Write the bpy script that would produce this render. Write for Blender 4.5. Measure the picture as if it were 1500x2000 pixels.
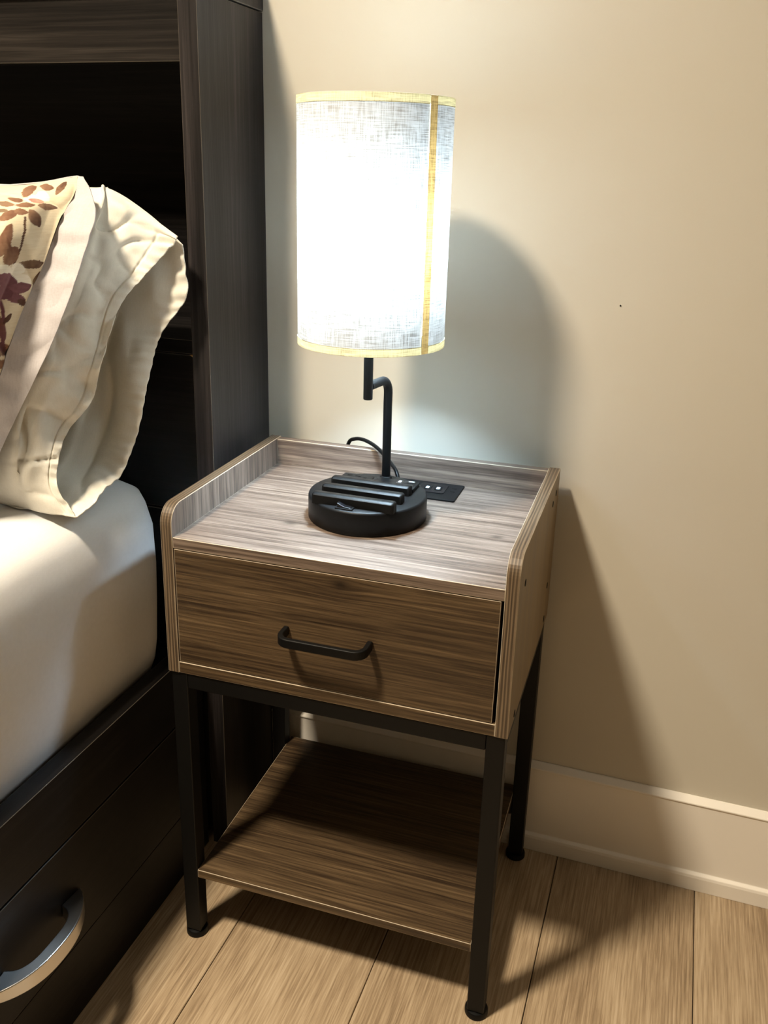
import bpy, bmesh, math, random
from mathutils import Vector, Matrix, noise
for o in list(bpy.data.objects): bpy.data.objects.remove(o, do_unlink=True)
S = bpy.context.scene
C = S.collection
random.seed(7)
PI = math.pi

# ------------------------------------------------------------------ camera
CAM = Vector((0.52684, -1.12709, 0.95912))
FWD = Vector((-0.29837304, 0.89821423, -0.32277658))
RGT = Vector((0.94610053, 0.32296922, 0.02417975))
UPV = Vector((-0.1259655, 0.29816451, 0.94616627))
FPX, PX, PY = 1758.67, 745.12, 926.12          # focal length and principal point in 1500x2000 pixels
cd = bpy.data.cameras.new('camera'); cam = bpy.data.objects.new('camera', cd); C.objects.link(cam)
cam.matrix_world = Matrix(((RGT.x, UPV.x, -FWD.x, CAM.x), (RGT.y, UPV.y, -FWD.y, CAM.y), (RGT.z, UPV.z, -FWD.z, CAM.z), (0, 0, 0, 1)))
cd.sensor_fit = 'VERTICAL'; cd.sensor_height = 36.0; cd.lens = FPX / 2000 * 36.0
cd.shift_x = (750 - PX) / 2000; cd.shift_y = (PY - 1000) / 2000
cd.clip_start = 0.02
S.camera = cam
# ------------------------------------------------------------------ world, ceiling light, exposure
w = bpy.data.worlds.new('world'); S.world = w; w.use_nodes = True
w.node_tree.nodes['Background'].inputs[0].default_value = (1, .9, .78, 1)
w.node_tree.nodes['Background'].inputs[1].default_value = 0.0
ld = bpy.data.lights.new('ceiling_light_offscreen', 'AREA'); ld.shape = 'DISK'; ld.size = 0.24
ld.energy = 52; ld.color = (1.0, 0.85, 0.64); ld.spread = math.radians(140)
lo = bpy.data.objects.new('ceiling_light_offscreen', ld); C.objects.link(lo); lo.location = (-0.31, -1.2, 2.37)
S.view_settings.view_transform = 'Standard'; S.view_settings.look = 'None'
S.view_settings.gamma = 1; S.view_settings.use_curve_mapping = False
S.view_settings.exposure = 0.15
BULB_STRENGTH = 660.0

# ------------------------------------------------------------------ pixel helpers (photo pixel + a known plane -> point)
def ray(u, v): return FWD + RGT * ((u - PX) / FPX) - UPV * ((v - PY) / FPX)
def at_y(u, v, y):
    d = ray(u, v); return CAM + d * ((y - CAM.y) / d.y)
def to_px(p):
    d = Vector(p) - CAM; z = d.dot(FWD)
    return PX + FPX * d.dot(RGT) / z, PY - FPX * d.dot(UPV) / z

# ------------------------------------------------------------------ material helpers
class NT:
    def __init__(s, name):
        s.m = bpy.data.materials.new(name); s.m.use_nodes = True
        s.t = s.m.node_tree; s.b = s.t.nodes['Principled BSDF']; s.out = s.t.nodes['Material Output']
    def n(s, typ, **kw):
        nd = s.t.nodes.new('ShaderNode' + typ)
        for k, v in kw.items():
            if k.startswith('i_'):
                key = k[2:]; key = int(key) if key.isdigit() else key.replace('_', ' ')
                if hasattr(v, 'is_output') or isinstance(v, bpy.types.NodeSocket): s.t.links.new(v, nd.inputs[key])
                else: nd.inputs[key].default_value = v
            else: setattr(nd, k, v)
        return nd
    def l(s, a, b): s.t.links.new(a, b)
    def math(s, op, a, b=0.0, c=None):
        nd = s.t.nodes.new('ShaderNodeMath'); nd.operation = op
        for i, x in enumerate([a, b] + ([c] if c is not None else [])):
            if isinstance(x, bpy.types.NodeSocket): s.t.links.new(x, nd.inputs[i])
            else: nd.inputs[i].default_value = x
        return nd.outputs[0]
    def ramp(s, fac, stops, interp='LINEAR'):
        nd = s.t.nodes.new('ShaderNodeValToRGB'); cr = nd.color_ramp; cr.interpolation = interp
        while len(cr.elements) < len(stops): cr.elements.new(.5)
        for e, (p, c) in zip(cr.elements, stops): e.position = p; e.color = (*c, 1)
        s.t.links.new(fac, nd.inputs[0]); return nd.outputs[0]
    def mix(s, fac, a, b, blend='MIX'):
        nd = s.t.nodes.new('ShaderNodeMix'); nd.data_type = 'RGBA'; nd.blend_type = blend
        for key, x in ((0, fac), (6, a), (7, b)):
            if isinstance(x, bpy.types.NodeSocket): s.t.links.new(x, nd.inputs[key])
            elif key == 0: nd.inputs[0].default_value = x
            else: nd.inputs[key].default_value = (*x, 1)
        return nd.outputs[2]
    def bump(s, h, strength, dist=.001):
        b = s.n('Bump', i_Strength=strength, i_Distance=dist, i_Height=h); s.l(b.outputs[0], s.b.inputs['Normal'])
def srgb(r, g, b):
    f = lambda c: (c/255/12.92) if c/255 <= .04045 else ((c/255+.055)/1.055)**2.4
    return (f(r), f(g), f(b))
def plain(name, col, rough=.5, metal=0, spec=.5):
    t = NT(name); t.b.inputs['Base Color'].default_value = (*col, 1); t.b.inputs['Roughness'].default_value = rough
    t.b.inputs['Metallic'].default_value = metal; t.b.inputs['Specular IOR Level'].default_value = spec
    return t.m
def wood(name, axis, stops, across=170.0, along=3.0, band=14.0, rough=.45, bumps=.15, knots=(), plane=None, offset=0.0, streak=1.0, per_object=False, spec=.4):
    """axis: 0/1/2 grain direction in object space; knots: list of (along, across) with across axis 'plane'."""
    t = NT(name)
    tc = t.n('TexCoord'); vec = tc.outputs['Object']
    if per_object:
        oi = t.n('ObjectInfo'); cm = t.n('CombineXYZ', i_0=t.math('MULTIPLY', oi.outputs['Random'], 7.3), i_1=t.math('MULTIPLY', oi.outputs['Random'], 31.7), i_2=0.0)
        vec = t.n('VectorMath', operation='ADD', i_0=vec, i_1=cm.outputs[0]).outputs[0]
    sep = t.n('SeparateXYZ', i_0=vec); xyz = [sep.outputs[i] for i in range(3)]
    dark = None
    if knots:
        warp = None
        for (ka, kc, rad) in knots:
            da = t.math('DIVIDE', t.math('SUBTRACT', xyz[axis], ka), rad*2.6); dc = t.math('DIVIDE', t.math('SUBTRACT', xyz[plane], kc), rad)
            r2 = t.math('ADD', t.math('MULTIPLY', da, da), t.math('MULTIPLY', dc, dc))
            g = t.math('EXPONENT', t.math('MULTIPLY', r2, -1.0))
            w_ = t.math('MULTIPLY', t.math('MULTIPLY', g, dc), -rad*.55)
            warp = w_ if warp is None else t.math('ADD', warp, w_)
            da2 = t.math('MULTIPLY', da, 4.2); dc2 = t.math('MULTIPLY', dc, 2.6)
            k = t.math('EXPONENT', t.math('MULTIPLY', t.math('ADD', t.math('MULTIPLY', da2, da2), t.math('MULTIPLY', dc2, dc2)), -1.0))
            dark = k if dark is None else t.math('MAXIMUM', dark, k)
        xyz[plane] = t.math('ADD', xyz[plane], warp)
    cmb = t.n('CombineXYZ', i_0=xyz[0], i_1=xyz[1], i_2=xyz[2])
    def mapped(al, ac, off):
        sc = [ac]*3; sc[axis] = al
        return t.n('Mapping', i_Vector=cmb.outputs[0], i_Scale=tuple(sc), i_Location=(off+offset, off*1.7, off*.6+offset)).outputs[0]
    n1 = t.n('TexNoise', i_Vector=mapped(along, across, 3.1), i_Scale=1.0, i_Detail=4.0, i_Roughness=.6).outputs[0]
    n2 = t.n('TexNoise', i_Vector=mapped(along*.35, band, 9.2), i_Scale=1.0, i_Detail=3.0, i_Roughness=.55, i_Distortion=.6).outputs[0]
    n3 = t.n('TexNoise', i_Vector=mapped(along*4, across*4.5, 5.7), i_Scale=1.0, i_Detail=2.0).outputs[0]
    v = t.math('ADD', t.math('ADD', t.math('MULTIPLY', n1, .62*streak), t.math('MULTIPLY', n2, .34)), t.math('MULTIPLY', n3, .18*streak))
    v = t.math('ADD', v, (1-streak)*.40)
    v = t.math('MULTIPLY_ADD', t.math('SUBTRACT', v, .57), 2.5, .5)
    col = t.ramp(v, stops)
    if dark is not None: col = t.mix(t.math('MULTIPLY', dark, .8), col, stops[0][1])
    t.l(col, t.b.inputs['Base Color'])
    t.b.inputs['Specular IOR Level'].default_value = spec
    rr = t.math('MULTIPLY_ADD', n1, .18, rough-.09); t.l(rr, t.b.inputs['Roughness'])
    t.bump(t.math('ADD', n1, t.math('MULTIPLY', n3, .6)), bumps, .0006)
    return t.m
def fabric(name, col, col2, scale=1400.0, rough=.9, bumps=.25, sheen=.15):
    t = NT(name); vec = t.n('TexCoord').outputs['Object']
    a = t.n('TexNoise', i_Vector=t.n('Mapping', i_Vector=vec, i_Scale=(1, .12, .12)).outputs[0], i_Scale=scale, i_Detail=2.0).outputs[0]
    b = t.n('TexNoise', i_Vector=t.n('Mapping', i_Vector=vec, i_Scale=(.12, 1, 1)).outputs[0], i_Scale=scale, i_Detail=2.0).outputs[0]
    big = t.n('TexNoise', i_Vector=vec, i_Scale=22.0, i_Detail=3.0).outputs[0]
    h = t.math('MULTIPLY', t.math('ADD', a, b), .5)
    col_ = t.mix(t.math('MULTIPLY_ADD', h, 2.2, -.6), col2, col)
    t.l(col_, t.b.inputs['Base Color']); t.b.inputs['Roughness'].default_value = rough
    t.b.inputs['Specular IOR Level'].default_value = .15
    t.b.inputs['Sheen Weight'].default_value = sheen
    t.bump(t.math('ADD', h, t.math('MULTIPLY', big, .6)), bumps, .0008)
    return t

# walnut laminate of the bedside table
WN_LIT = [(0.0, srgb(54, 44, 38)), (.3, srgb(84, 71, 62)), (.55, srgb(112, 97, 86)), (.78, srgb(134, 118, 105)), (1.0, srgb(154, 138, 124))]  # walnut with the lamp's cool light put into the colour: paler, greyer
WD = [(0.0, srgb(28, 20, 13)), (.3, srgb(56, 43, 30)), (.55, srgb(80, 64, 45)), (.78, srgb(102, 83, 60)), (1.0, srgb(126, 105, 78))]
M = {}
M['walnut_top'] = wood('walnut_top', 0, WN_LIT, across=300, along=7, band=26, rough=.36, bumps=.22, knots=((.118, -.2, .016), (.352, -.155, .012)), plane=1, spec=.5)
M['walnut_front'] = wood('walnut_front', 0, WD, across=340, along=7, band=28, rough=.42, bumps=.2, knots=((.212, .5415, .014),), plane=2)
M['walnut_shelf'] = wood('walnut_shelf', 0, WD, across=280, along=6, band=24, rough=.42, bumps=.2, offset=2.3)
M['walnut_rail'] = wood('walnut_rail', 0, WN_LIT, across=240, along=8, band=34, rough=.42, bumps=.2, offset=5.3)
M['walnut_side'] = wood('walnut_side', 2, [(0, srgb(88, 72, 48)), (.4, srgb(122, 102, 72)), (.7, srgb(138, 117, 84)), (1, srgb(154, 132, 98))], across=70, along=2.5, band=16, rough=.45, bumps=.1, streak=.6)  # outer faces lighter and yellower: warm light put into the colour
def edge_band():
    t = NT('walnut_edge_band'); sep = t.n('SeparateXYZ', i_0=t.n('TexCoord').outputs['Object'])
    wob = t.n('TexNoise', i_Vector=t.n('Mapping', i_Vector=t.n('TexCoord').outputs['Object'], i_Scale=(200, 9, 9)).outputs[0], i_Scale=1.0, i_Detail=3.0).outputs[0]
    ph = t.math('ADD', t.math('MULTIPLY', sep.outputs[0], 2*PI/.0036), t.math('MULTIPLY', wob, 6.5))
    s = t.math('MULTIPLY_ADD', t.math('SINE', ph), .5, .5)
    fine = t.n('TexNoise', i_Vector=t.n('Mapping', i_Vector=t.n('TexCoord').outputs['Object'], i_Scale=(900, 15, 15)).outputs[0], i_Scale=1.0, i_Detail=2.0).outputs[0]
    v = t.math('ADD', t.math('MULTIPLY', s, .5), t.math('MULTIPLY', fine, .55))
    t.l(t.ramp(v, [(0.10, srgb(46, 36, 27)), (.5, srgb(88, 73, 56)), (.95, srgb(136, 117, 94))]), t.b.inputs['Base Color'])
    t.b.inputs['Roughness'].default_value = .45
    return t.m
M['edge'] = edge_band()
M['edge_light'] = plain('laminate_raw_edge', srgb(186, 172, 150), .6)
M['black_steel'] = plain('black_powder_coated_steel', (.0032, .0031, .003), .5, 0, .22)
M['black_plastic'] = plain('black_plastic', (.0035, .0036, .0038), .42, 0, .2)
M['black_gloss'] = plain('black_gloss_plastic', (.006, .006, .007), .2)
def lamp_black():
    t = NT('lamp_black_paint'); t.b.inputs['Base Color'].default_value = (.0040, .0042, .0047, 1)
    n = t.n('TexNoise', i_Vector=t.n('TexCoord').outputs['Object'], i_Scale=900.0, i_Detail=2.0).outputs[0]
    t.b.inputs['Roughness'].default_value = .45; t.b.inputs['Specular IOR Level'].default_value = .2; t.bump(n, .12, .0003); return t.m
M['lamp_black'] = lamp_black()
M['usb_white'] = plain('usb_white_insert', (.7, .72, .75), .4)
M['silver'] = plain('brushed_silver', (.62, .61, .60), .28, 1.0)
ES = [(0, srgb(12, 10, 9)), (.4, srgb(22, 19, 17)), (.7, srgb(33, 29, 26)), (1, srgb(48, 43, 39))]
ESD = [(0, srgb(9, 8, 8)), (.5, srgb(17, 15, 15)), (1, srgb(32, 29, 28))]
M['espresso_v'] = wood('espresso_vertical', 2, [(0, srgb(16, 14, 14)), (.4, srgb(31, 28, 28)), (.7, srgb(45, 41, 41)), (1, srgb(68, 62, 62))], across=190, along=4, band=25, rough=.45, bumps=.25, spec=.28)
M['espresso_h'] = wood('espresso_horizontal', 0, ESD, across=190, along=4, band=25, rough=.45, bumps=.25, offset=4.0, spec=.22)
M['espresso_valance'] = wood('espresso_valance', 0, ES, across=190, along=4, band=25, rough=.5, bumps=.25, offset=7.0, spec=.18)
M['espresso_bed'] = wood('espresso_bed', 1, ESD, across=160, along=3, band=20, rough=.48, bumps=.2, offset=1.0, spec=.22)
M['espresso_edge'] = plain('espresso_worn_edge', srgb(84, 77, 67), .7)
M['chip'] = plain('bare_board_chip', srgb(200, 160, 95), .8)
M['oak'] = wood('oak_floor', 1, [(0, srgb(112, 94, 72)), (.35, srgb(150, 129, 103)), (.6, srgb(175, 154, 126)), (1, srgb(200, 181, 155))], across=430, along=12, band=18, streak=.85, rough=.5, bumps=.25, per_object=True, spec=.35)
M['groove'] = plain('floor_groove', srgb(52, 40, 28), .9)
def wall_paint():
    t = NT('greige_wall_paint'); tc = t.n('TexCoord').outputs['Object']
    n = t.n('TexNoise', i_Vector=tc, i_Scale=420.0, i_Detail=3.0).outputs[0]
    t.b.inputs['Base Color'].default_value = (*srgb(205, 199, 185), 1); t.b.inputs['Roughness'].default_value = .55
    t.b.inputs['Specular IOR Level'].default_value = .3
    t.bump(n, .05, .0006); return t.m
M['wall'] = wall_paint()
M['white_trim'] = plain('white_trim_paint', srgb(240, 234, 224), .35)
M['ceiling'] = plain('white_ceiling_paint', (.8, .79, .76), .8)

# ------------------------------------------------------------------ mesh helpers
ROOTM = {}
def tag(o, label=None, cat=None, group=None, kind=None):
    if label: o['label'] = label
    if cat: o['category'] = cat
    if group: o['group'] = group
    if kind: o['kind'] = kind
    return o
def root(name, loc, rz=0):
    o = bpy.data.objects.new(name, None); C.objects.link(o); o.location = loc; o.rotation_euler = (0, 0, rz)
    o.empty_display_size = .05
    ROOTM[o] = Matrix.Translation(loc) @ Matrix.Rotation(rz, 4, 'Z'); return o
def link(name, bm, mats, parent=None, smooth=False, local=False):
    """bm is in world space unless local; it is moved into the frame of the parent's root."""
    me = bpy.data.meshes.new(name); bm.normal_update(); bm.to_mesh(me); bm.free()
    o = bpy.data.objects.new(name, me); C.objects.link(o)
    for m in (mats if isinstance(mats, (list, tuple)) else [mats]): me.materials.append(m)
    if parent is not None:
        r = parent
        while r.parent is not None: r = r.parent
        if r in ROOTM and not local: me.transform(ROOTM[r].inverted())
        o.parent = parent
    if smooth:
        for p in me.polygons: p.use_smooth = True
    return o
def add_box(bm, x0, x1, y0, y1, z0, z1, mi=0):
    vs = [bm.verts.new((x, y, z)) for x in (x0, x1) for y in (y0, y1) for z in (z0, z1)]
    for f in ((0, 1, 3, 2), (4, 6, 7, 5), (0, 4, 5, 1), (2, 3, 7, 6), (0, 2, 6, 4), (1, 5, 7, 3)):
        fc = bm.faces.new([vs[i] for i in f]); fc.material_index = mi
def bevel(o, width, seg=2, mat=-1, angle=.6):
    b = o.modifiers.new('bevel', 'BEVEL'); b.width = width; b.segments = seg; b.limit_method = 'ANGLE'; b.angle_limit = angle
    b.material = mat; b.harden_normals = False
    return o
def box(name, x0, x1, y0, y1, z0, z1, mats, parent=None, bw=.0006, seg=2, mat=-1, local=False):
    bm = bmesh.new(); add_box(bm, x0, x1, y0, y1, z0, z1); bmesh.ops.recalc_face_normals(bm, faces=bm.faces)
    o = link(name, bm, mats, parent, local=local)
    if bw: bevel(o, bw, seg, mat)
    return o
def add_prism(bm, prof, a0, a1, axis, mi_side=0, mi_cap=0):
    """extrude a closed 2D profile along an axis: axis 0 -> profile is (y,z), 1 -> (x,z), 2 -> (x,y)"""
    def P(p, a): return {0: (a, p[0], p[1]), 1: (p[0], a, p[1]), 2: (p[0], p[1], a)}[axis]
    A = [bm.verts.new(P(p, a0)) for p in prof]; B = [bm.verts.new(P(p, a1)) for p in prof]
    n = len(prof)
    f = bm.faces.new(A); f.material_index = mi_cap
    f = bm.faces.new(B[::-1]); f.material_index = mi_cap
    for i in range(n):
        f = bm.faces.new((A[i], B[i], B[(i+1) % n], A[(i+1) % n])); f.material_index = mi_side
def prism(name, prof, a0, a1, axis, mats, parent=None, bw=0, seg=2, mat=-1, mi_side=0, mi_cap=0, local=False, angle=.6):
    bm = bmesh.new(); add_prism(bm, prof, a0, a1, axis, mi_side, mi_cap); bmesh.ops.recalc_face_normals(bm, faces=bm.faces)
    o = link(name, bm, mats, parent, local=local)
    if bw: bevel(o, bw, seg, mat, angle)
    return o
def add_lathe(bm, prof, c, n=48, cap=True):
    rings = []
    for r, z in prof: rings.append([bm.verts.new((c[0]+r*math.cos(2*PI*i/n), c[1]+r*math.sin(2*PI*i/n), c[2]+z)) for i in range(n)])
    for a, b in zip(rings, rings[1:]):
        for i in range(n): bm.faces.new((a[i], a[(i+1) % n], b[(i+1) % n], b[i]))
    if cap: bm.faces.new(rings[0][::-1]); bm.faces.new(rings[-1])
def lathe(name, prof, c, mats, parent=None, n=48, cap=True, local=False, smooth=True):
    bm = bmesh.new(); add_lathe(bm, prof, c, n, cap); bmesh.ops.recalc_face_normals(bm, faces=bm.faces)
    o = link(name, bm, mats, parent, smooth=smooth, local=local)
    return o
def autosmooth(o, ang=.6):
    me = o.data
    for p in me.polygons: p.use_smooth = True
    bm = bmesh.new(); bm.from_mesh(me)
    for e in bm.edges:
        if len(e.link_faces) == 2 and e.calc_face_angle(0) > ang: e.smooth = False
    bm.to_mesh(me); bm.free(); return o
def catmull(pts, per):
    P = [Vector(p) for p in pts]; P = [P[0]*2-P[1]] + P + [P[-1]*2-P[-2]]; out = []
    for i in range(1, len(P)-2):
        for k in range(per):
            t = k/per; a, b, c, d = P[i-1], P[i], P[i+1], P[i+2]
            out.append(.5*((2*b)+(c-a)*t+(2*a-5*b+4*c-d)*t*t+(3*b-a-3*c+d)*t**3))
    out.append(P[-2]); return out
def add_tube(bm, path, r, n=14):
    rings = []; up = None
    for i, p in enumerate(path):
        t = (path[min(i+1, len(path)-1)] - path[max(i-1, 0)]).normalized()
        if up is None:
            up = Vector((0, 0, 1)) if abs(t.z) < .9 else Vector((0, 1, 0))
        s = t.cross(up).normalized(); up = s.cross(t).normalized()
        rings.append([bm.verts.new(p + (s*math.cos(2*PI*k/n) + up*math.sin(2*PI*k/n))*r) for k in range(n)])
    for a, b in zip(rings, rings[1:]):
        for k in range(n): bm.faces.new((a[k], a[(k+1) % n], b[(k+1) % n], b[k]))
    bm.faces.new(rings[0][::-1]); bm.faces.new(rings[-1])
def tube(name, path, r, mats, parent=None, n=14, local=False):
    bm = bmesh.new(); add_tube(bm, [Vector(p) for p in path], r, n); bmesh.ops.recalc_face_normals(bm, faces=bm.faces)
    return autosmooth(link(name, bm, mats, parent, local=local), .9)
def rrect(x0, x1, y0, y1, r, n=8):
    out = []
    for cx, cy, a in ((x1-r, y1-r, 0), (x0+r, y1-r, 90), (x0+r, y0+r, 180), (x1-r, y0+r, 270)):
        for k in range(n+1):
            t = math.radians(a+90*k/n); out.append((cx+r*math.cos(t), cy+r*math.sin(t)))
    return out

# ------------------------------------------------------------------ setting
RX0, RX1, RY0, RY1, RH = -3.2, 3.0, -4.6, 0.0, 2.4
floor = box('floor', RX0, RX1, RY0, RY1+.1, -.06, -.0095, M['groove'], bw=0); tag(floor, 'light oak laminate floor of long wide planks', kind='structure')
PW = .1931; x = .0608 - PW*17; plank_mesh = {}
k = 0
while x < RX1:
    x0 = max(x, RX0)
    if x + PW - x0 > .02:
        y = RY0 - random.uniform(0, .9) if not (-.2 < x < .9) else RY0 - .15
        first = True
        while y < -.0165:
            y1 = min(y + 1.38, -.001) if not (-.2 < x < .9) else min(y + 1.75, -.001)
            ya = max(y, RY0)
            key = (round(min(x+PW, RX1)-x0, 4), round(y1-ya, 4))
            if key not in plank_mesh:
                bm = bmesh.new(); add_box(bm, .0006, key[0]-.0006, .0005, key[1]-.0005, -.009, 0)
                bmesh.ops.recalc_face_normals(bm, faces=bm.faces)
                bmesh.ops.bevel(bm, geom=[e for e in bm.edges if all(abs(v.co.z) < 1e-6 for v in e.verts)], offset=.0009, segments=1, affect='EDGES')
                me = bpy.data.meshes.new('floor_plank'); bm.normal_update(); bm.to_mesh(me); bm.free(); me.materials.append(M['oak']); plank_mesh[key] = me
            o = bpy.data.objects.new('floor_plank', plank_mesh[key]); C.objects.link(o); o.parent = floor; o.location = (x0, ya, 0)
            y = y1
            if y1 >= -.0011: break
    x += PW
tag(box('wall_back', RX0-.1, RX1+.1, 0, .1, 0, RH, M['wall'], bw=0), 'greige painted bedroom wall behind the bedside table', kind='structure')
tag(box('wall_left', RX0-.1, RX0, RY0-.1, 0, 0, RH, M['wall'], bw=0), 'greige painted side wall', kind='structure')
tag(box('wall_right', RX1, RX1+.1, RY0-.1, 0, 0, RH, M['wall'], bw=0), 'greige painted side wall', kind='structure')
tag(box('wall_front', RX0, RX1, RY0-.1, RY0, 0, RH, M['wall'], bw=0), 'greige painted wall opposite the bed head', kind='structure')
tag(box('ceiling', RX0-.1, RX1+.1, RY0-.1, .1, RH, RH+.1, M['ceiling'], bw=0), 'white painted ceiling', kind='structure')
wb = bpy.data.objects['wall_back']
lathe('nail_hole', [(.0001, 0), (.0011, .0), (.0009, .0006), (.0001, .0008)], (0, 0, 0), M['black_plastic'], wb, n=10)
nh = bpy.data.objects['nail_hole']; nh.location = (.4501, -.0002, .8081); nh.rotation_euler = (PI/2, 0, 0)
bbp = [(0, 0), (-.0150, 0), (-.0150, .0215), (-.0140, .0255), (-.0095, .0285), (-.0095, .1365), (-.0112, .139), (-.0112, .1405), (-.0025, .1465), (0, .147)]
bb = prism('baseboard_back', bbp, -.0175, RX1, 0, M['white_trim'], bw=.0007); tag(bb, 'white painted baseboard with a bevelled top and shoe', kind='structure')
bb = prism('baseboard_back', bbp, RX0, -1.668, 0, M['white_trim'], bw=.0007); tag(bb, 'white painted baseboard on the far side of the bed', kind='structure')

# ------------------------------------------------------------------ headboard cabinet
hb = root('bookcase_headboard', (-.83, -.08, 0))
tag(hb, 'tall espresso wood bookcase headboard with open niche at the bed head', 'headboard')
HX0, HX1, HT = -1.66, -.0185, .0240
sp = [M['espresso_v'], M['espresso_edge']]
hp = [M['espresso_h'], M['espresso_edge']]
box('side_panel', HX1-HT, HX1, -.163, -.0008, 0, 1.1365, sp, hb, bw=.0005, mat=1)
box('side_panel', HX0, HX0+HT, -.163, -.0008, 0, 1.1365, sp, hb, bw=.0005, mat=1)
box('top_board', HX0-.003, HX1+.0015, -.165, -.0008, 1.1380, 1.183, [M['espresso_v'], M['espresso_edge']], hb, bw=.0009, mat=1)
box('valance_panel', HX0+HT+.001, HX1-HT-.0012, -.158, -.140, 1.0655, 1.1360, [M['espresso_valance'], M['espresso_edge']], hb, bw=.0007, mat=1)
box('back_panel', HX0+HT, HX1-HT, -.006, -.0008, .02, 1.136, M['espresso_h'], hb, bw=0)
box('shelf', HX0+HT, HX1-HT-.0002, -.159, -.0065, .7345, .7517, hp, hb, bw=.0005, mat=1)
xm = (HX0+HX1)/2
for a, b in ((HX0+HT+.002, xm-.002), (xm+.002, HX1-HT-.0018)):
    d = box('door_panel', a, b, -.157, -.139, .5245, .7325, hp, hb, bw=.0007, mat=1)
    if b > -.1:
        prism('chipped_corner', [(b-.0055, .7328), (b+.0003, .7328), (b+.0003, .7262), (b-.0012, .7305)], -.1575, -.150, 1, M['chip'], d)
    box('lower_panel', a, b, -.157, -.139, .02, .5215, hp, hb, bw=.0007, mat=1)

# ------------------------------------------------------------------ bed frame with storage drawers
bed = root('bed_frame', (-.83, -1.15, 0))
tag(bed, 'espresso wood storage bed frame with side drawers and silver bow handles', 'bed')
BX = -.048; BY0, BY1 = -2.18, -.166
eb = [M['espresso_bed'], M['espresso_edge']]
box('side_rail', BX-.024, BX, BY0, BY1, .2475, .3355, eb, bed, bw=.0006, mat=1)
box('side_rail', -1.61, -1.586, BY0, BY1, 0, .3355, eb, bed, bw=.0006)
box('foot_rail', -1.586, BX-.024, BY0, BY0+.022, 0, .3355, eb, bed, bw=.0006)
box('mattress_deck', -1.585, BX-.0245, BY0+.023, BY1-.002, .300, .318, eb, bed, bw=0)
box('plinth', BX-.022, BX-.0012, BY0, BY1, 0, .0985, eb, bed, bw=.0005)
box('end_post', BX-.022, BX-.0005, -.205, BY1, .0990, .2465, eb, bed, bw=.0005)
def bow_handle(parent, yc):
    # arched bar: straight back chord with flared end plates, bulging away from the drawer
    L = .068; zc = .166; n = 28; outer = []; inner = []
    for i in range(n+1):
        s = -1 + 2*i/n
        h = .0345*(1-abs(s)**2.3)**.82
        outer.append((BX + .0015 + h, yc + s*(L+.009)))
    for i in range(n+1):
        s = -1 + 2*i/n
        h = .0215*(1-abs(s)**3.6)**.6 + .0005
        inner.append((BX + .0003 + h, yc + s*.0455))
    prof = [(BX+.0003, yc-L-.009)] + outer + [(BX+.0003, yc+L+.009)] + inner[::-1]
    bm = bmesh.new()
    m = len(outer)
    def zh(y): s = abs(y-yc)/(L+.009); return .0065 + .004*(1-s*s)
    def V(p, sg): return bm.verts.new((p[0], p[1], zc + sg*zh(p[1])))
    oT = [V(p, 1) for p in outer]; oB = [V(p, -1) for p in outer]; iT = [V(p, 1) for p in inner]; iB = [V(p, -1) for p in inner]
    for i in range(m-1):
        bm.faces.new((oT[i], oT[i+1], iT[i+1], iT[i])); bm.faces.new((oB[i+1], oB[i], iB[i], iB[i+1]))
        bm.faces.new((oB[i], oB[i+1], oT[i+1], oT[i])); bm.faces.new((iT[i], iT[i+1], iB[i+1], iB[i]))
    bm.faces.new((oT[0], iT[0], iB[0], oB[0])); bm.faces.new((oT[-1], oB[-1], iB[-1], iT[-1]))
    bmesh.ops.recalc_face_normals(bm, faces=bm.faces)
    o = link('handle', bm, M['silver'], parent); autosmooth(o, .7); bevel(o, .0012, 3); return o
for y0, y1, yc in ((-1.02, -.2075, -.532), (-1.84, -1.03, -1.43)):
    d = box('drawer', BX-.020, BX+.0002, y0, y1, .1015, .2445, eb, bed, bw=.0006, mat=1)
    h = bow_handle(d, yc); h['label'] = 'silver bow handle'
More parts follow.
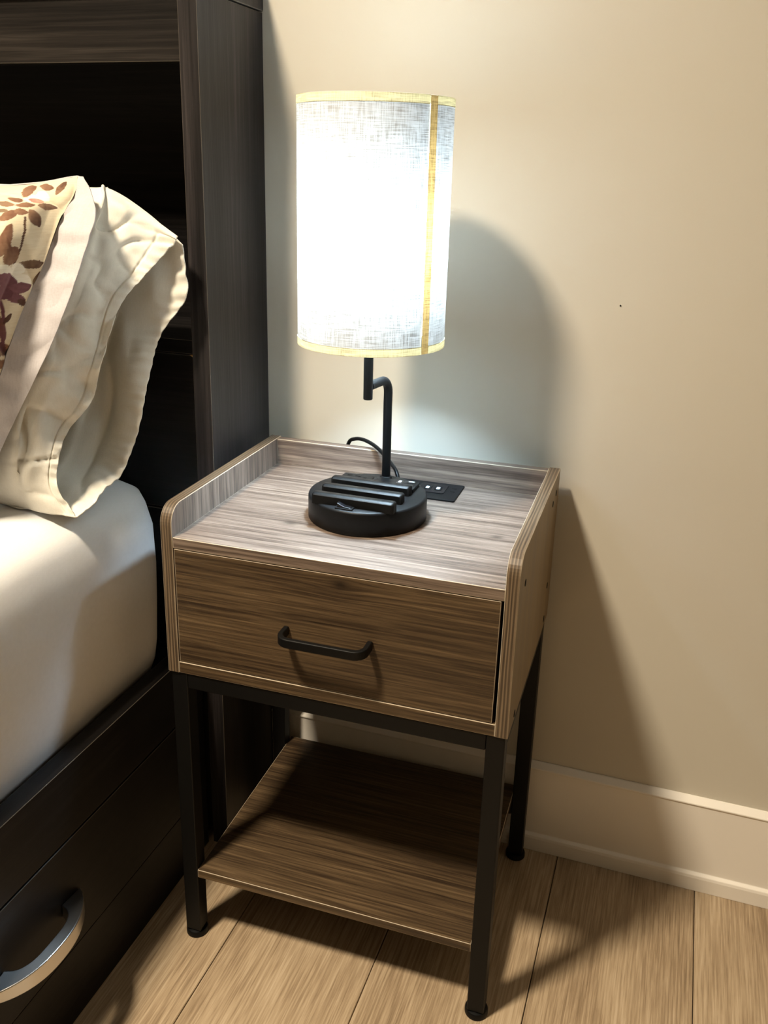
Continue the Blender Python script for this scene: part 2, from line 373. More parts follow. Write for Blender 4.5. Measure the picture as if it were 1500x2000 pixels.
# ------------------------------------------------------------------ mattress with fitted sheet
MX0, MX1, MY0, MY1 = -1.572, -.0745, BY0+.03, -.178
t = fabric('white_cotton_sheet', (.80, .80, .80), (.74, .74, .74), 1500, .85, .12, .1); M['sheet'] = t.m
def mattress():
    bm = bmesh.new(); rings = []
    prof = [(.010, .3185), (.004, .335), (-.001, .36), (-.004, .42), (-.005, .47), (-.003, .52), (.001, .535), (.005, .550), (.012, .564), (.022, .5700), (.035, .5778), (.052, .583), (.075, .5853), (.11, .586), (.18, .586), (.28, .586), (.40, .586), (.55, .586), (.68, .586)]
    R = .072; N = 40
    def outline(ins):
        r = max(R-ins, .012); x0, x1, y0, y1 = MX0+ins, MX1-ins, MY0+ins, MY1-ins; out = []
        for cx, cy, a in ((x1-r, y1-r, 0), (x0+r, y1-r, 90), (x0+r, y0+r, 180), (x1-r, y0+r, 270)):
            for k in range(13):
                th = math.radians(a+90*k/12); out.append((cx+r*math.cos(th), cy+r*math.sin(th)))
            # straight run to the next corner
            nx = {0: (x0+r, y1), 90: (x0, y0+r), 180: (x1-r, y0), 270: (x1, y1-r)}[a]; px_ = out[-1]
            for k in range(1, N): out.append((px_[0]+(nx[0]-px_[0])*k/N, px_[1]+(nx[1]-px_[1])*k/N))
        return out
    for ins, z in prof:
        pts = outline(ins); row = []
        for (x_, y_) in pts:
            nz = noise.noise(Vector((x_*9, y_*5, z*4)))*.004 + noise.noise(Vector((x_*22, y_*14, z*7)))*.0016
            low = 1 if z > .34 else 0
            ax = 1 if x_ > MX1-.09 else 0
            row.append(bm.verts.new((x_ + nz*low*ax, y_, z + (nz*.6 if z > .55 else 0))))
        rings.append(row)
    n = len(rings[0])
    for a, b in zip(rings, rings[1:]):
        for i in range(n): bm.faces.new((a[i], a[(i+1) % n], b[(i+1) % n], b[i]))
    bm.faces.new(rings[0][::-1]); bm.faces.new(rings[-1])
    bmesh.ops.recalc_face_normals(bm, faces=bm.faces)
    o = link('mattress', bm, M['sheet'], None, smooth=True); return o
tag(mattress(), 'thick mattress under a smooth white fitted sheet on the dark bed', 'mattress')

# ------------------------------------------------------------------ pillows
def interp_net(net, nu, nv):
    """net[row][col] of Vectors -> smooth grid (nv+1)x(nu+1)"""
    rows = []
    for r in net:
        per = max(1, math.ceil(nu/(len(r)-1))); rows.append(catmull(r, per))
    cols = list(zip(*rows)); per = max(1, math.ceil(nv/(len(net)-1)))
    cc = [catmull(c_, per) for c_ in cols]
    return [list(r) for r in zip(*cc)]
def sheet_mesh(name, grid, mat, parent, disp=None, thick=.0016, colfn=None, mats2=None, matfn=None):
    nr, nc = len(grid), len(grid[0])
    bm = bmesh.new(); lay = bm.verts.layers.float_color.new('print') if colfn else None
    nrm = [[None]*nc for _ in range(nr)]
    for i in range(nr):
        for j in range(nc):
            a = grid[min(i+1, nr-1)][j]-grid[max(i-1, 0)][j]; b = grid[i][min(j+1, nc-1)]-grid[i][max(j-1, 0)]
            nn = b.cross(a)
            nrm[i][j] = nn.normalized() if nn.length > 1e-12 else Vector((0, -1, 0))
    vs = []
    for i in range(nr):
        row = []
        for j in range(nc):
            p = grid[i][j].copy()
            if disp: p += nrm[i][j]*disp(i/(nr-1), j/(nc-1), p)
            p.z = max(p.z, .5905)
            row.append(bm.verts.new(p))
        vs.append(row)
    if lay:
        for i in range(nr):
            for j in range(nc): vs[i][j][lay] = (*colfn(grid[i][j]), 1)
    for i in range(nr-1):
        for j in range(nc-1):
            f = bm.faces.new((vs[i][j], vs[i][j+1], vs[i+1][j+1], vs[i+1][j]))
    o = link(name, bm, mat, parent, smooth=True)
    if thick:
        s = o.modifiers.new('thickness', 'SOLIDIFY'); s.thickness = thick; s.offset = -1
    return o
def PXY(lst): return [at_y(u, v, y) if True else None for (u, v, y) in lst]
def wr(p, f, a, ax=(1, 1, 1)): return noise.noise(Vector((p.x*f*ax[0], p.y*f*ax[1], p.z*f*ax[2])))*a
def crease(p, f, a, ax=(1, 1, 1)):
    n_ = abs(noise.noise(Vector((p.x*f*ax[0]+1.7, p.y*f*ax[1], p.z*f*ax[2]))))
    return a*max(0, 1-n_*4.5)**1.6
def ridged(p, f, a, ax=(1, 1, 1)):
    return (abs(noise.noise(Vector((p.x*f*ax[0]+3.3, p.y*f*ax[1], p.z*f*ax[2])))-.0)*2-.5)*a
M['cream'] = fabric('cream_cotton', (.80, .77, .69), (.72, .69, .61), 1300, .88, .22, .15).m
# cream pillow: puffed body in an open-ended case, front and back layers of the case hang free at the end
wp = root('pillow', (-.38, -.28, .5905))
tag(wp, 'cream cotton pillow with loose open case end leaning on the dark headboard', 'pillow')
front = [
    [(0, 984, -.366), (75, 1000, -.372), (120, 1008, -.370), (148, 1012, -.368)],
    [(-20, 915, -.384), (45, 935, -.380), (88, 942, -.368), (112, 945, -.362)],
    [(-20, 815, -.378), (55, 842, -.370), (98, 857, -.350), (124, 862, -.340)],
    [(0, 725, -.366), (95, 758, -.352), (145, 782, -.328), (176, 786, -.320)],
    [(40, 625, -.342), (130, 662, -.328), (178, 684, -.302), (203, 692, -.294)],
    [(90, 512, -.312), (165, 560, -.298), (205, 584, -.276), (236, 592, -.268)],
    [(120, 442, -.276), (200, 478, -.262), (258, 506, -.240), (298, 517, -.230)],
    [(150, 390, -.240), (215, 402, -.232), (290, 440, -.214), (341, 468, -.208)],
    [(155, 366, -.212), (208, 366, -.208), (282, 414, -.200), (347, 461, -.201)]]
FL = []
for r in front:
    row = PXY(r); l = row[0]
    FL.append([Vector((-.70, l.y, max(l.z, .5915))), Vector((-.42, l.y-.004, max(l.z, .5915)))] + row)
def front_disp(s, t_, p):
    e = max(0, (t_-.72)/.28)
    q_ = p + Vector((wr(p, 22, .014), wr(p+Vector((3, 1, 2)), 22, .014), wr(p+Vector((7, 4, 2)), 22, .014)))
    d = wr(p, 12, .010) + wr(q_, 27, .0080, (1.3, 1.3, .7)) - crease(q_, 9, .0080, (1.5, 1.5, .8)) - crease(q_+Vector((2, 5, 1)), 21, .0045, (.7, .7, 1.3)) + wr(p, 70, .0010)
    d += e*math.sin((p.z*1.3+p.y)*330 + 5*noise.noise(p*30))*.0012 - (.0022*math.exp(-((t_-.86)/.010)**2))
    return d*min(1, .1+6*s)*min(1, .02+7*(1-s))*min(1, max(.12, (t_-.42)/.14))
g = interp_net(FL, 150, 150)
sheet_mesh('case_front', g, M['cream'], wp, front_disp)
back = [
    [(0, 990, -.355), (75, 1001, -.362), (125, 1009, -.364), (151, 1013, -.366)],
    [(40, 940, -.330), (110, 948, -.325), (160, 955, -.318), (196, 960, -.313)],
    [(80, 880, -.290), (150, 895, -.288), (205, 915, -.280), (240, 922, -.274)],
    [(110, 780, -.258), (180, 800, -.256), (240, 818, -.250), (277, 823, -.246)],
    [(140, 700, -.238), (205, 715, -.238), (262, 728, -.232), (294, 735, -.228)],
    [(170, 620, -.222), (230, 635, -.222), (285, 648, -.212), (316, 652, -.209)],
    [(195, 540, -.206), (265, 555, -.208), (325, 572, -.202), (362, 580, -.198)],
    [(195, 450, -.196), (265, 465, -.197), (325, 510, -.196), (360, 530, -.195)],
    [(165, 366, -.206), (215, 369, -.200), (288, 416, -.194), (356, 478, -.193)]]
BL = []
for r in back:
    row = PXY(r); l = row[0]
    BL.append([Vector((-.70, max(l.y, -.21), max(l.z, .592))), Vector((-.42, max(l.y, -.21)-.004, max(l.z, .592)))] + row)
def back_disp(s, t_, p):
    e = max(0, (t_-.7)/.3)
    d = wr(p, 15, .011, (1.5, 1.5, .5)) + wr(p, 30, .004, (1.5, 1.5, .6)) - crease(p, 9, .005, (1.8, 1.8, .5)) + e*math.sin((p.z*1.2+p.y)*300 + 5*noise.noise(p*24))*.0014
    return d*min(1, .1+6*s)*min(1, .05+7*(1-s))*min(1, max(.1, (t_-.45)/.2))
g2 = interp_net(BL, 110, 120)
sheet_mesh('case_back', g2, M['cream'], wp, back_disp)
# floral pillow in front
def leaf(cx, cy, L, W_, ang, col, col2=None): return ('leaf', cx, cy, L, W_, math.radians(ang), col, col2)
BR1, BR2, BR3 = srgb(150, 116, 92), srgb(118, 82, 64), srgb(86, 60, 48)
TAU, MAU, MAU2, PALE = srgb(140, 118, 96), srgb(132, 90, 94), srgb(108, 68, 76), srgb(244, 238, 222)
PRINT = [
    # upper flower and its leaves
    leaf(62, 388, 34, 20, 175, PALE), leaf(84, 384, 30, 20, 20, PALE), leaf(70, 394, 30, 12, 8, srgb(176, 120, 108), srgb(205, 160, 140)),
    leaf(30, 390, 32, 13, 18, BR1, BR2), leaf(57, 371, 34, 13, -18, BR1, BR2), leaf(92, 367, 28, 14, 10, BR1, BR2), leaf(119, 368, 36, 13, -52, BR1, BR3),
    leaf(12, 400, 34, 11, 8, TAU, BR1), leaf(48, 403, 38, 9, 2, BR1, BR2), leaf(92, 405, 44, 13, 2, BR1, BR3),
    leaf(16, 422, 44, 16, -22, BR1, BR2), leaf(40, 415, 26, 12, 6, BR1, BR2), leaf(64, 427, 36, 21, 62, BR1, BR3), leaf(5, 413, 22, 8, 0, TAU),
    ('stroke', [(48, 426), (46, 450), (40, 480), (31, 510), (27, 515)], 3.2, BR3),
    leaf(9, 470, 72, 24, -68, BR1, BR2), leaf(20, 500, 44, 30, -55, BR1, BR2), leaf(17, 478, 34, 6, 70, BR2),
    # lower flower
    leaf(58, 516, 50, 17, -4, TAU, BR3), leaf(70, 544, 30, 11, -68, TAU, BR3),
    leaf(8, 530, 40, 26, 20, PALE), leaf(36, 524, 28, 22, 10, PALE), leaf(48, 548, 30, 24, 60, PALE), leaf(30, 545, 40, 30, 0, PALE),
    leaf(12, 550, 46, 34, 25, MAU, MAU2), leaf(36, 562, 50, 20, -12, MAU, MAU2), leaf(24, 580, 50, 20, 14, MAU, MAU2), leaf(4, 572, 40, 30, 0, MAU, MAU2), leaf(40, 590, 20, 14, 20, BR3),
    ('stroke', [(4, 590), (6, 620), (4, 645), (8, 670), (10, 690)], 5.0, MAU2),
    leaf(2, 640, 60, 14, 75, BR2, MAU2), leaf(12, 622, 26, 8, -55, BR3), leaf(8, 684, 36, 12, 60, MAU2, BR3)]
extra = []
for dx, dy in [(-150*k-(0 if r == 0 else -30), 20+25*(k % 2)+r*275) for k in range(1, 13) for r in (0, 1)] + [(-15, 290)]:
    for it in PRINT:
        if it[0] == 'leaf': extra.append(('leaf', it[1]+dx, it[2]+dy) + it[3:])
        else: extra.append(('stroke', [(a+dx, b+dy) for a, b in it[1]], it[2], it[3]))
ALLP = extra + PRINT
BASE_F = srgb(226, 214, 188)
BINS = {}
for idx, it in enumerate(ALLP):
    if it[0] == 'leaf': b_ = (it[1]-it[3]/2-3, it[1]+it[3]/2+3, it[2]-it[3]/2-3, it[2]+it[3]/2+3)
    else: b_ = (min(a for a, b in it[1])-6, max(a for a, b in it[1])+6, min(b for a, b in it[1])-6, max(b for a, b in it[1])+6)
    for i in range(int(b_[0]//24), int(b_[1]//24)+1):
        for j in range(int(b_[2]//24), int(b_[3]//24)+1): BINS.setdefault((i, j), []).append(it)
def print_col(p):
    u, v = to_px(p); col = BASE_F
    u += noise.noise(p*160)*1.2; v += noise.noise(p*160+Vector((5, 5, 5)))*1.2
    for it in BINS.get((int(u//24), int(v//24)), ()):
        if it[0] == 'leaf':
            _, cx, cy, L, W_, a, c1, c2 = it
            du, dv = u-cx, v-cy
            if abs(du) > L or abs(dv) > L: continue
            x_ = (du*math.cos(a)+dv*math.sin(a))/(L/2); y_ = (-du*math.sin(a)+dv*math.cos(a))/(W_/2)
            if abs(x_) < 1 and abs(y_) < (1-x_*x_)**.75:
                if c2:
                    k = min(1, max(0, .5+.5*x_+.35*noise.noise(Vector((u*.16, v*.16, L))))); col = tuple(c1[i]*(1-k)+c2[i]*k for i in range(3))
                else: col = c1
        else:
            _, pts, w_, c1 = it
            for (a0, b0), (a1, b1) in zip(pts, pts[1:]):
                L2 = (a1-a0)**2+(b1-b0)**2; k = min(1, max(0, ((u-a0)*(a1-a0)+(v-b0)*(b1-b0))/L2))
                if (u-a0-k*(a1-a0))**2+(v-b0-k*(b1-b0))**2 < (w_/2)**2*1.4: col = c1; break
    return col
def floral_mat():
    t = fabric('floral_print_cotton', (.7, .65, .55), (.6, .56, .46), 1200, .9, .22, .1)
    att = t.n('Attribute', attribute_name='print').outputs['Color']
    slub = t.n('TexNoise', i_Vector=t.n('Mapping', i_Vector=t.n('TexCoord').outputs['Object'], i_Scale=(60, 60, 700)).outputs[0], i_Scale=1.0, i_Detail=3.0).outputs[0]
    t.l(t.mix(t.math('MULTIPLY_ADD', slub, .9, -.22), att, (.80, .72, .60), 'MULTIPLY'), t.b.inputs['Base Color'])
    return t.m
M['floral'] = floral_mat()
M['flange'] = fabric('lavender_grey_linen', (.60, .57, .58), (.50, .47, .48), 900, .9, .3, .2).m
fp = root('pillow', (-.47, -.40, .5905))
tag(fp, 'floral print pillow with brown and plum flowers and grey linen border', 'pillow')
#      far body,          body,              near seam,         seam,              flange mid,       flange outer
FN = [
    [(-330, 985, -.452), (-200, 985, -.445), (-120, 985, -.430), (-90, 985, -.420), (-60, 985, -.415), (-30, 990, -.410)],
    [(-330, 890, -.478), (-200, 890, -.468), (-95, 885, -.432), (-62, 884, -.416), (-35, 895, -.408), (-8, 900, -.402)],
    [(-270, 730, -.480), (-140, 740, -.462), (-40, 754, -.416), (-10, 760, -.398), (14, 785, -.392), (36, 805, -.386)],
    [(-230, 590, -.465), (-80, 598, -.438), (10, 609, -.386), (38, 616, -.367), (68, 640, -.361), (103, 664, -.356)],
    [(-190, 480, -.432), (-30, 490, -.402), (58, 507, -.352), (84, 514, -.336), (117, 527, -.330), (152, 534, -.325)],
    [(-150, 410, -.388), (20, 412, -.358), (92, 421, -.318), (118, 427, -.306), (150, 430, -.300), (182, 424, -.296)],
    [(-130, 378, -.342), (40, 377, -.316), (120, 380, -.290), (143, 384, -.280), (160, 380, -.276), (174, 371, -.272)],
    [(-120, 365, -.300), (50, 360, -.276), (126, 348, -.264), (151, 344, -.260), (156, 345, -.259), (161, 347, -.258)]]
NET = []
for r in FN:
    row = PXY(r); l = row[0]
    NET.append([Vector((-.88, l.y, max(l.z, .595))), Vector((-.62, l.y-.005, max(l.z, .595)))] + [Vector((p.x, p.y, max(p.z, .5925))) for p in row])
G = interp_net(NET, 7*56, 7*58)
per = 56; cut = per*5      # column of the seam
def fdisp(s, t_, p):
    return (wr(p, 11, .006) + wr(p, 26, .0025) - crease(p, 17, .004, (1, 1, .6)))*min(1, 8*(1-s)+.15)
body = [r[:cut+1] for r in G]
sheet_mesh('pillow_cover', body, M['floral'], fp, fdisp, .0018, print_col)
def fldisp(s, t_, p):
    return (wr(p, 14, .004)*t_ + math.sin((p.z+p.y*.4)*190+3*noise.noise(p*28))*.0011*(1-t_*.6) + ridged(p, 30, .002)*.8)
sheet_mesh('border', [[q+Vector((0, .0012, 0)) for q in r[cut:]] for r in G], M['flange'], fp, fldisp, .0022)
bk = []
for i, r in enumerate(body):
    row = []
    for j, p in enumerate(r):
        s = j/(len(r)-1); e = min(1, (1-s)*4)**.6*min(1, 6*(1-i/(len(body)-1)))**.6
        row.append(p + Vector((0, .002+.045*e, .0)))
    bk.append(row)
sheet_mesh('pillow_back', [r[::3] for r in bk[::3]], M['flange'], fp, None, .0018)

# ------------------------------------------------------------------ bedside table
W, D, T = .400, .2875, .0140
ZB, ZBT, ZST, ZS, ZT = .3955, .4099, .5530, .5658, .6018
ns = root('bedside_table', (0, -.042, 0), .0194)
tag(ns, 'walnut laminate bedside table with one drawer, open shelf and black steel legs', 'bedside table')
def N(name, *a, **k): return box(name, *a, parent=ns, local=True, **k)
def side(x0, x1):
    r = .022; prof = [(.012, ZB), (.012, ZT)]
    for k in range(11):
        th = math.radians(90+90*k/10); prof.append((-D+r+r*math.cos(th), ZT-r+r*math.sin(th)))
    prof.append((-D, ZB))
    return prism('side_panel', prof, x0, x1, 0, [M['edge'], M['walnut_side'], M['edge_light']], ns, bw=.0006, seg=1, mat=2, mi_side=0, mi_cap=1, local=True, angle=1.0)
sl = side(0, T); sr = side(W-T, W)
# the inner faces take the lamp-greyed walnut tones of the top
M['walnut_inner'] = wood('walnut_inner', 2, WN_LIT, across=200, along=8, band=46, rough=.45, bumps=.2, offset=1.3)
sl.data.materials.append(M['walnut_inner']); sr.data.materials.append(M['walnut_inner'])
for o, xi in ((sl, T), (sr, W-T)):
    for p in o.data.polygons:
        if abs(p.center.x - xi) < 1e-4 and abs(p.normal.x) > .9: p.material_index = 3
e2 = lambda m: [M[m], M['edge_light']]
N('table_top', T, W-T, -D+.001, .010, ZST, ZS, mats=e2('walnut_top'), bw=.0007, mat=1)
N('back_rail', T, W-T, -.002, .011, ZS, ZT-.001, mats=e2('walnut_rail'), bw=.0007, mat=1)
N('back_panel', T, W-T, .002, .010, ZBT, ZST, mats=e2('walnut_rail'), bw=0)
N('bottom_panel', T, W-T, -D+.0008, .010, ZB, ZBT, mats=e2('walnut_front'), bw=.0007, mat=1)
# drawer: inset front hanging slightly askew, wider gap at the right
dw = root_d = None
bm = bmesh.new(); prof = [(T+.0012, ZBT+.0008), (W-T-.0040, ZBT+.0008), (W-T-.0032, ZST-.0010), (T+.0008, ZST-.0010)]
add_prism(bm, prof, -D+.0015, -D+.0155, 1); bmesh.ops.recalc_face_normals(bm, faces=bm.faces)
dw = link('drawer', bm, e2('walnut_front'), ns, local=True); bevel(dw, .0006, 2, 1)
bm = bmesh.new()
add_box(bm, T+.008, T+.019, -D+.0157, -.012, ZBT+.004, ZST-.02); add_box(bm, W-T-.019, W-T-.008, -D+.0157, -.012, ZBT+.004, ZST-.02)
add_box(bm, T+.0192, W-T-.0192, -.023, -.012, ZBT+.004, ZST-.02); add_box(bm, T+.0192, W-T-.0192, -D+.0157, -.0232, ZBT+.004, ZBT+.008)
bmesh.ops.recalc_face_normals(bm, faces=bm.faces); link('drawer_box', bm, M['walnut_front'], dw, local=True)
# bar handle: flat strap bent at both ends
hx0, hx1, hz = .150, .2465, .4765; hy = -D+.0015; pr = .0265
path = [(hx0, hy), (hx0, hy-pr+.012)]
for k in range(1, 7):
    a = math.radians(90*k/6); path.append((hx0+.012-.012*math.cos(a), hy-pr+.012-.012*math.sin(a)))
for k in range(0, 7):
    a = math.radians(90*k/6); path.append((hx1-.012+.012*math.sin(a), hy-pr+.012-.012*math.cos(a)))
path.append((hx1, hy))
bm = bmesh.new(); half_t = .0030; hh = .0052; rows = []
for i, p in enumerate(path):
    a = Vector(path[max(i-1, 0)]); b = Vector(path[min(i+1, len(path)-1)]); tn = (b-a).normalized(); nn = Vector((-tn.y, tn.x))
    P = Vector(p); rows.append([bm.verts.new((P.x+nn.x*s*half_t, P.y+nn.y*s*half_t, hz+z*hh)) for s, z in ((-1, -1), (1, -1), (1, 1), (-1, 1))])
for a, b in zip(rows, rows[1:]):
    for k in range(4): bm.faces.new((a[k], a[(k+1) % 4], b[(k+1) % 4], b[k]))
bm.faces.new(rows[0][::-1]); bm.faces.new(rows[-1]); bmesh.ops.recalc_face_normals(bm, faces=bm.faces)
hd = link('handle', bm, M['black_steel'], dw, local=True); autosmooth(hd, .7); bevel(hd, .0012, 3); hd['label'] = 'black bar handle'
# legs with levelling feet, frame tubes
LG = .0102
for lx, ly in ((.0127, -.2748), (W-.0127, -.2748), (.0127, .0013), (W-.0127, .0013)):
    lg = N('leg', lx-LG, lx+LG, ly-LG, ly+LG, .010, ZB-.0002, mats=M['black_steel'], bw=.0012, seg=2)
    f = lathe('foot', [(.0005, 0), (.0120, 0), (.0140, .0012), (.0140, .0062), (.0128, .0082), (.0090, .0090), (.0090, .0105), (.0005, .0105)], (lx, ly, 0), M['black_plastic'], lg, n=32, local=True)
    autosmooth(f, .8)
N('frame_tube', .0230, W-.0230, -.2850, -.2646, ZB-.0206, ZB-.0002, mats=M['black_steel'], bw=.0012)
N('frame_tube', .0230, W-.0230, -.0089, .0115, ZB-.0206, ZB-.0002, mats=M['black_steel'], bw=.0012)
for lx in (.0127, W-.0127): N('frame_tube', lx-LG, lx+LG, -.2645, -.0090, ZB-.0206, ZB-.0002, mats=M['black_steel'], bw=.0012)
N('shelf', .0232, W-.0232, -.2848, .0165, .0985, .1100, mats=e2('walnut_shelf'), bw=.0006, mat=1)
N('shelf_tube', .0230, W-.0230, -.0089, .0115, .0778, .0983, mats=M['black_steel'], bw=.0012)
N('shelf_tube', .0230, W-.0230, -.2600, -.2440, .0868, .0983, mats=M['black_steel'], bw=.0012)
for sy, sz, r in ((-.247, .5585, .0042), (-.024, .4540, .0042), (-.043, .5725, .0042), (-.016, .5780, .0042), (-.030, .4085, .0050), (-.249, .4035, .0044)):
    bm = bmesh.new(); add_lathe(bm, [(.0003, 0), (r, 0), (r*.9, .0007), (.0003, .0009)], (0, 0, 0), 16); bm.transform(Matrix.Translation((W-.0001, sy, sz)) @ Matrix.Rotation(PI/2, 4, 'Y'))
    bmesh.ops.recalc_face_normals(bm, faces=bm.faces); link('screw_cap', bm, M['black_plastic'], sr, local=True, smooth=True)
# power outlet set into the top behind the lamp
po = prism('power_outlet', rrect(.166, .281, -.0655, -.0035, .002, 3), ZS+.0001, ZS+.0021, 2, M['black_plastic'], ns, bw=.0006, local=True)
def outl(name, x0, x1, y0, y1, z0, z1, m, r=.0008): return prism(name, rrect(x0, x1, y0, y1, r, 3), z0, z1, 2, m, po, local=True)
outl('usb_frame', .226, .262, -.0460, -.0130, ZS+.0020, ZS+.0030, M['black_gloss'], .003)
for ux in (.2335, .2475):
    outl('usb_port', ux, ux+.009, -.0360, -.0230, ZS+.0029, ZS+.0034, M['black_steel'])
    outl('usb_tongue', ux+.002, ux+.0065, -.0335, -.0265, ZS+.0033, ZS+.0038, M['usb_white'])
outl('socket_slot', .268, .2745, -.034, -.031, ZS+.0020, ZS+.0024, M['black_steel'], .0005)
outl('socket_slot', .268, .2745, -.022, -.019, ZS+.0020, ZS+.0024, M['black_steel'], .0005)

# ------------------------------------------------------------------ table lamp
LX, LY = .1965, -.182; ZL = ZS + .0002
lamp = root('table_lamp', (LX, LY, ZL))
tag(lamp, 'lit table lamp with linen drum shade and round black charging base', 'lamp')
BT = ZL + .0290
base = lathe('lamp_base', [(.0005, 0), (.0690, 0), (.0702, .0012), (.0702, .0262), (.0694, .0282), (.0676, .0290), (.0005, .0290)], (LX, LY, ZL), M['lamp_black'], lamp, n=96)
autosmooth(base, .9)
for ry in (-.2315, -.2015, -.1720):
    # rounded stadium ridge: groove walls for standing phones
    x0, x1, hw = .1475, .2465, .0066
    prof = [(ry-hw-.0006, BT-.001), (ry+hw+.0006, BT-.001), (ry+hw, BT+.0092), (ry+hw-.0022, BT+.0112), (ry-hw+.0022, BT+.0112), (ry-hw, BT+.0092)]
    bm = bmesh.new(); add_prism(bm, prof, x0, x1, 0); bmesh.ops.recalc_face_normals(bm, faces=bm.faces)
    bmesh.ops.bevel(bm, geom=[e for e in bm.edges if all(abs(v.co.x-e.verts[0].co.x) < 1e-6 for v in e.verts) and max(v.co.z for v in e.verts) > BT+.008], offset=.0034, segments=4, profile=.6, affect='EDGES')
    o = link('phone_ridge', bm, M['black_plastic'], base); autosmooth(o, .75)
blk = prism('socket_block', rrect(.1500, .2470, -.1655, -.1355, .0025, 4), BT-.001, BT+.0042, 2, M['lamp_black'], base, bw=.0008)
def blkp(name, x0, x1, y0, y1, z, m): return prism(name, rrect(x0, x1, y0, y1, .0006, 2), BT+z-.0006, BT+z, 2, m, base)
for (x0, x1, y0, y1) in ((.156, .162, -.1435, -.1405), (.1665, .1735, -.1445, -.1410), (.1780, .1815, -.1480, -.1445)): blkp('socket_slot', x0, x1, y0, y1, .0046, M['black_steel'])
bm = bmesh.new(); add_prism(bm, [(.184, -.150), (.190, -.150), (.190, -.141)], BT+.004, BT+.0046, 2); bmesh.ops.recalc_face_normals(bm, faces=bm.faces)
link('socket_slot', bm, M['black_steel'], base)
for (x0, x1, y0, y1) in ((.2205, .2285, -.1500, -.1390), (.2325, .2435, -.1445, -.1375), (.2325, .2435, -.1570, -.1500)):
    blkp('usb_port', x0, x1, y0, y1, .0047, M['black_gloss']); blkp('usb_tongue', x0+.0022, x1-.0022, y0+.0022, y1-.0022, .0051, M['usb_white'])
# rocker switch
sw = prism('switch_frame', rrect(.1800, .2010, -.2480, -.2370, .001, 3), BT-.0008, BT+.0016, 2, M['black_plastic'], base, bw=.0004)
prism('rocker_switch', [(.1825, BT+.0014), (.1985, BT+.0014), (.1985, BT+.0022), (.1905, BT+.0030), (.1825, BT+.0066)], -.2460, -.2390, 1, M['black_gloss'], base, bw=.0004)
# stem with forward hook, and the tube that carries the shade
SX, SY = .2010, -.1285; HZ = .7215
path = [Vector((SX, SY, BT-.001)), Vector((SX, SY, .64)), Vector((SX-.0002, SY, .69))]
rb = .017
for k in range(0, 9):
    a = math.radians(90*k/8); f_ = (rb - rb*math.cos(a)); zz = HZ - rb + rb*math.sin(a)
    path.append(Vector((SX-.0075*f_/.05, SY - f_, zz)))
path.append(Vector((SX-.0062, SY-.040, HZ))); path.append(Vector((.1940, -.1755, HZ)))
tube('stem', path, .0053, M['lamp_black'], lamp, 20)
lathe('stem_collar', [(.0053, 0), (.0075, 0), (.0075, .0035), (.0053, .0045)], (SX, SY, BT-.0002), M['lamp_black'], lamp, 24)
tu = lathe('shade_tube', [(.0005, 0), (.0046, .0), (.0054, .0008), (.0054, .125), (.0005, .125)], (.1937, -.1805, .7068), M['lamp_black'], lamp, 24); autosmooth(tu, .9)
lathe('bulb_socket', [(.0005, 0), (.0105, 0), (.0120, .003), (.0120, .031), (.0110, .034), (.0005, .034)], (.1940, -.1805, .812), M['black_plastic'], lamp, 28)
def bulb_mat():
    t = NT('bulb_glow'); e = t.n('Emission', i_Color=(.58, .80, 1.0, 1), i_Strength=BULB_STRENGTH); t.l(e.outputs[0], t.out.inputs[0]); return t.m
M['bulb'] = bulb_mat()
bp = [(.0125, 0), (.0135, .008), (.0200, .022), (.0262, .034), (.0285, .046), (.0270, .058), (.0215, .068), (.0130, .0745), (.0040, .0770), (.0004, .0772)]
bl = lathe('bulb', bp, (.1945, -.1808, .846), M['bulb'], lamp, 24)
# shade
SR, SZ0, SZ1 = .0816, .7725, 1.0264
def shade_mat(name, c_d, c_t, ft, weave=True):
    t = NT(name); uv = t.n('UVMap').outputs[0] if weave else None
    dcol, tcol = c_d, c_t
    df = t.n('BsdfDiffuse', i_Color=(*c_d, 1)); tr = t.n('BsdfTranslucent', i_Color=(*c_t, 1))
    if weave:
        a = t.n('TexNoise', i_Vector=t.n('Mapping', i_Vector=uv, i_Scale=(1050, 45, 1)).outputs[0], i_Scale=1.0, i_Detail=2.0).outputs[0]
        b = t.n('TexNoise', i_Vector=t.n('Mapping', i_Vector=uv, i_Scale=(45, 1050, 1)).outputs[0], i_Scale=1.0, i_Detail=2.0).outputs[0]
        h = t.math('MULTIPLY', t.math('ADD', a, b), .5)
        fac = t.math('MULTIPLY_ADD', h, 6.0, -2.35)
        lo_ = tuple(x_*.30 for x_ in c_t)
        t.l(t.mix(fac, lo_, c_t), tr.inputs[0]); t.l(t.mix(fac, tuple(x_*.8 for x_ in c_d), c_d), df.inputs[0])
    mx = t.n('MixShader', i_0=ft); t.l(df.outputs[0], mx.inputs[1]); t.l(tr.outputs[0], mx.inputs[2]); t.l(mx.outputs[0], t.out.inputs[0]); return t.m
M['linen'] = shade_mat('lamp_linen', (.84, .81, .76), (.080, .073, .065), .5)
M['linen_trim'] = shade_mat('lamp_trim', (.80, .72, .48), (.155, .115, .054), .5)
M['linen_strip'] = shade_mat('lamp_strip', (.72, .50, .22), (.075, .044, .0145), .5)
A_STRIP = math.atan2(-.2185-LY, .2685-LX)
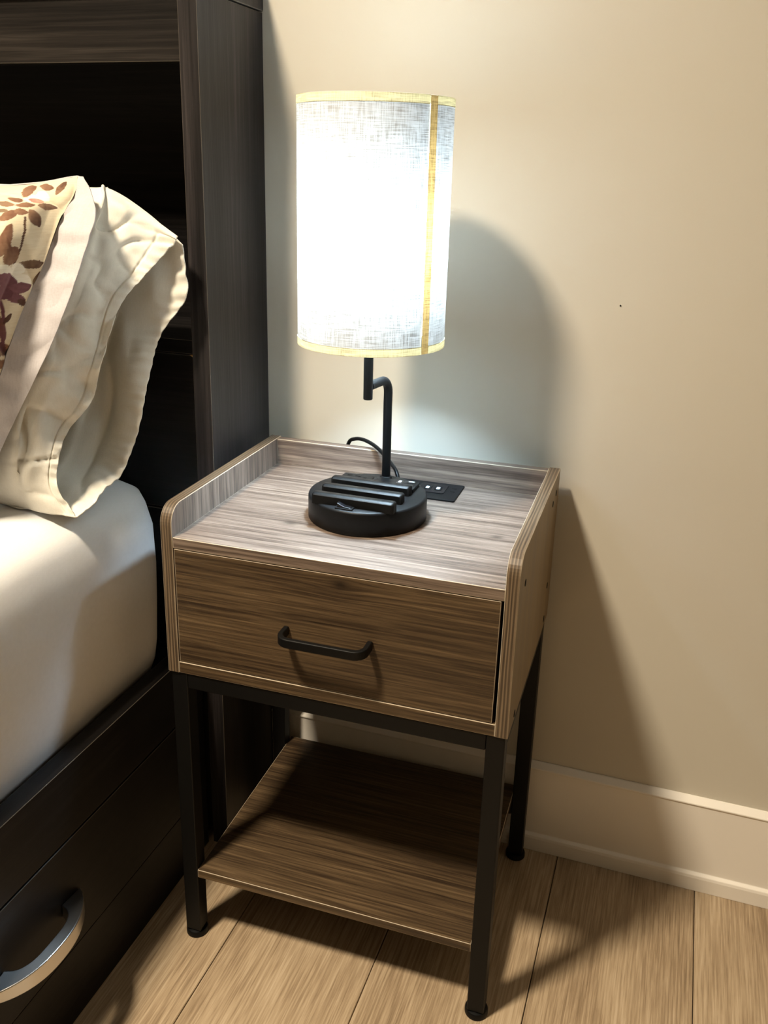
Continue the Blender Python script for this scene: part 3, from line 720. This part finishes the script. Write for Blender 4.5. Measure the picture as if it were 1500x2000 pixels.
def cyl(name, r, z0, z1, mat, parent, a0=0, a1=2*PI, n=128, nz=1, thick=0):
    bm = bmesh.new(); uvl = bm.loops.layers.uv.new('UVMap'); full = abs(a1-a0-2*PI) < 1e-6
    cols = n if full else n+1; rows = []
    for j in range(nz+1):
        rows.append([bm.verts.new((LX+r*math.cos(a0+(a1-a0)*i/n), LY+r*math.sin(a0+(a1-a0)*i/n), z0+(z1-z0)*j/nz)) for i in range(cols)])
    for j in range(nz):
        for i in range(n):
            f = bm.faces.new((rows[j][i], rows[j][(i+1) % cols], rows[j+1][(i+1) % cols], rows[j+1][i]))
            for lp, (ii, jj) in zip(f.loops, ((i, j), (i+1, j), (i+1, j+1), (i, j+1))): lp[uvl].uv = ((a0+(a1-a0)*ii/n)*r, z0+(z1-z0)*jj/nz)
    o = link(name, bm, mat, parent, smooth=True)
    return o
DA = .0050/SR
sh = cyl('lamp_shade', SR, SZ0+.0085, SZ1-.0085, M['linen'], lamp, A_STRIP+DA, A_STRIP-DA+2*PI, 160, 4)
sh['label'] = 'glowing off-white linen drum shade'
cyl('bottom_trim', SR+.0004, SZ0, SZ0+.0086, M['linen_trim'], sh, A_STRIP+DA, A_STRIP-DA+2*PI, 160)
cyl('top_trim', SR+.0004, SZ1-.0086, SZ1, M['linen_trim'], sh, A_STRIP+DA, A_STRIP-DA+2*PI, 160)
cyl('seam_strip', SR+.0007, SZ0+.0004, SZ1-.0004, M['linen_strip'], sh, A_STRIP-DA*1.03, A_STRIP+DA*1.03, 6)['label'] = 'ochre woven seam strip'
for z in (SZ0+.0008, SZ1-.0008):
    tube('shade_ring', [Vector((LX+(SR-.0015)*math.cos(2*PI*k/64), LY+(SR-.0015)*math.sin(2*PI*k/64), z)) for k in range(65)], .0012, M['usb_white'], sh, 8)
for k in range(3):
    a = .5 + 2*PI*k/3
    tube('spider_arm', [Vector((.194+.0165*math.cos(a), -.1805+.0165*math.sin(a), .842)), Vector((LX+.05*math.cos(a), LY+.05*math.sin(a), .842)), Vector((LX+(SR-.002)*math.cos(a), LY+(SR-.002)*math.sin(a), SZ0+.001))], .0012, M['usb_white'], sh, 8)
# cord from the back of the base over the back rail
cp = [(.2075, -.1135, ZL+.012), (.2105, -.1080, ZL+.016), (.2060, -.1000, ZL+.028), (.1960, -.0870, ZL+.033), (.1730, -.0600, .6050), (.1545, -.0440, .6095), (.1360, -.0330, .6115), (.1210, -.0250, .6085), (.1100, -.0180, .6000), (.1040, -.0150, .575), (.1020, -.0150, .52), (.1010, -.0150, .42)]
tube('cord', catmull(cp, 8), .0026, M['black_plastic'], lamp, 10)
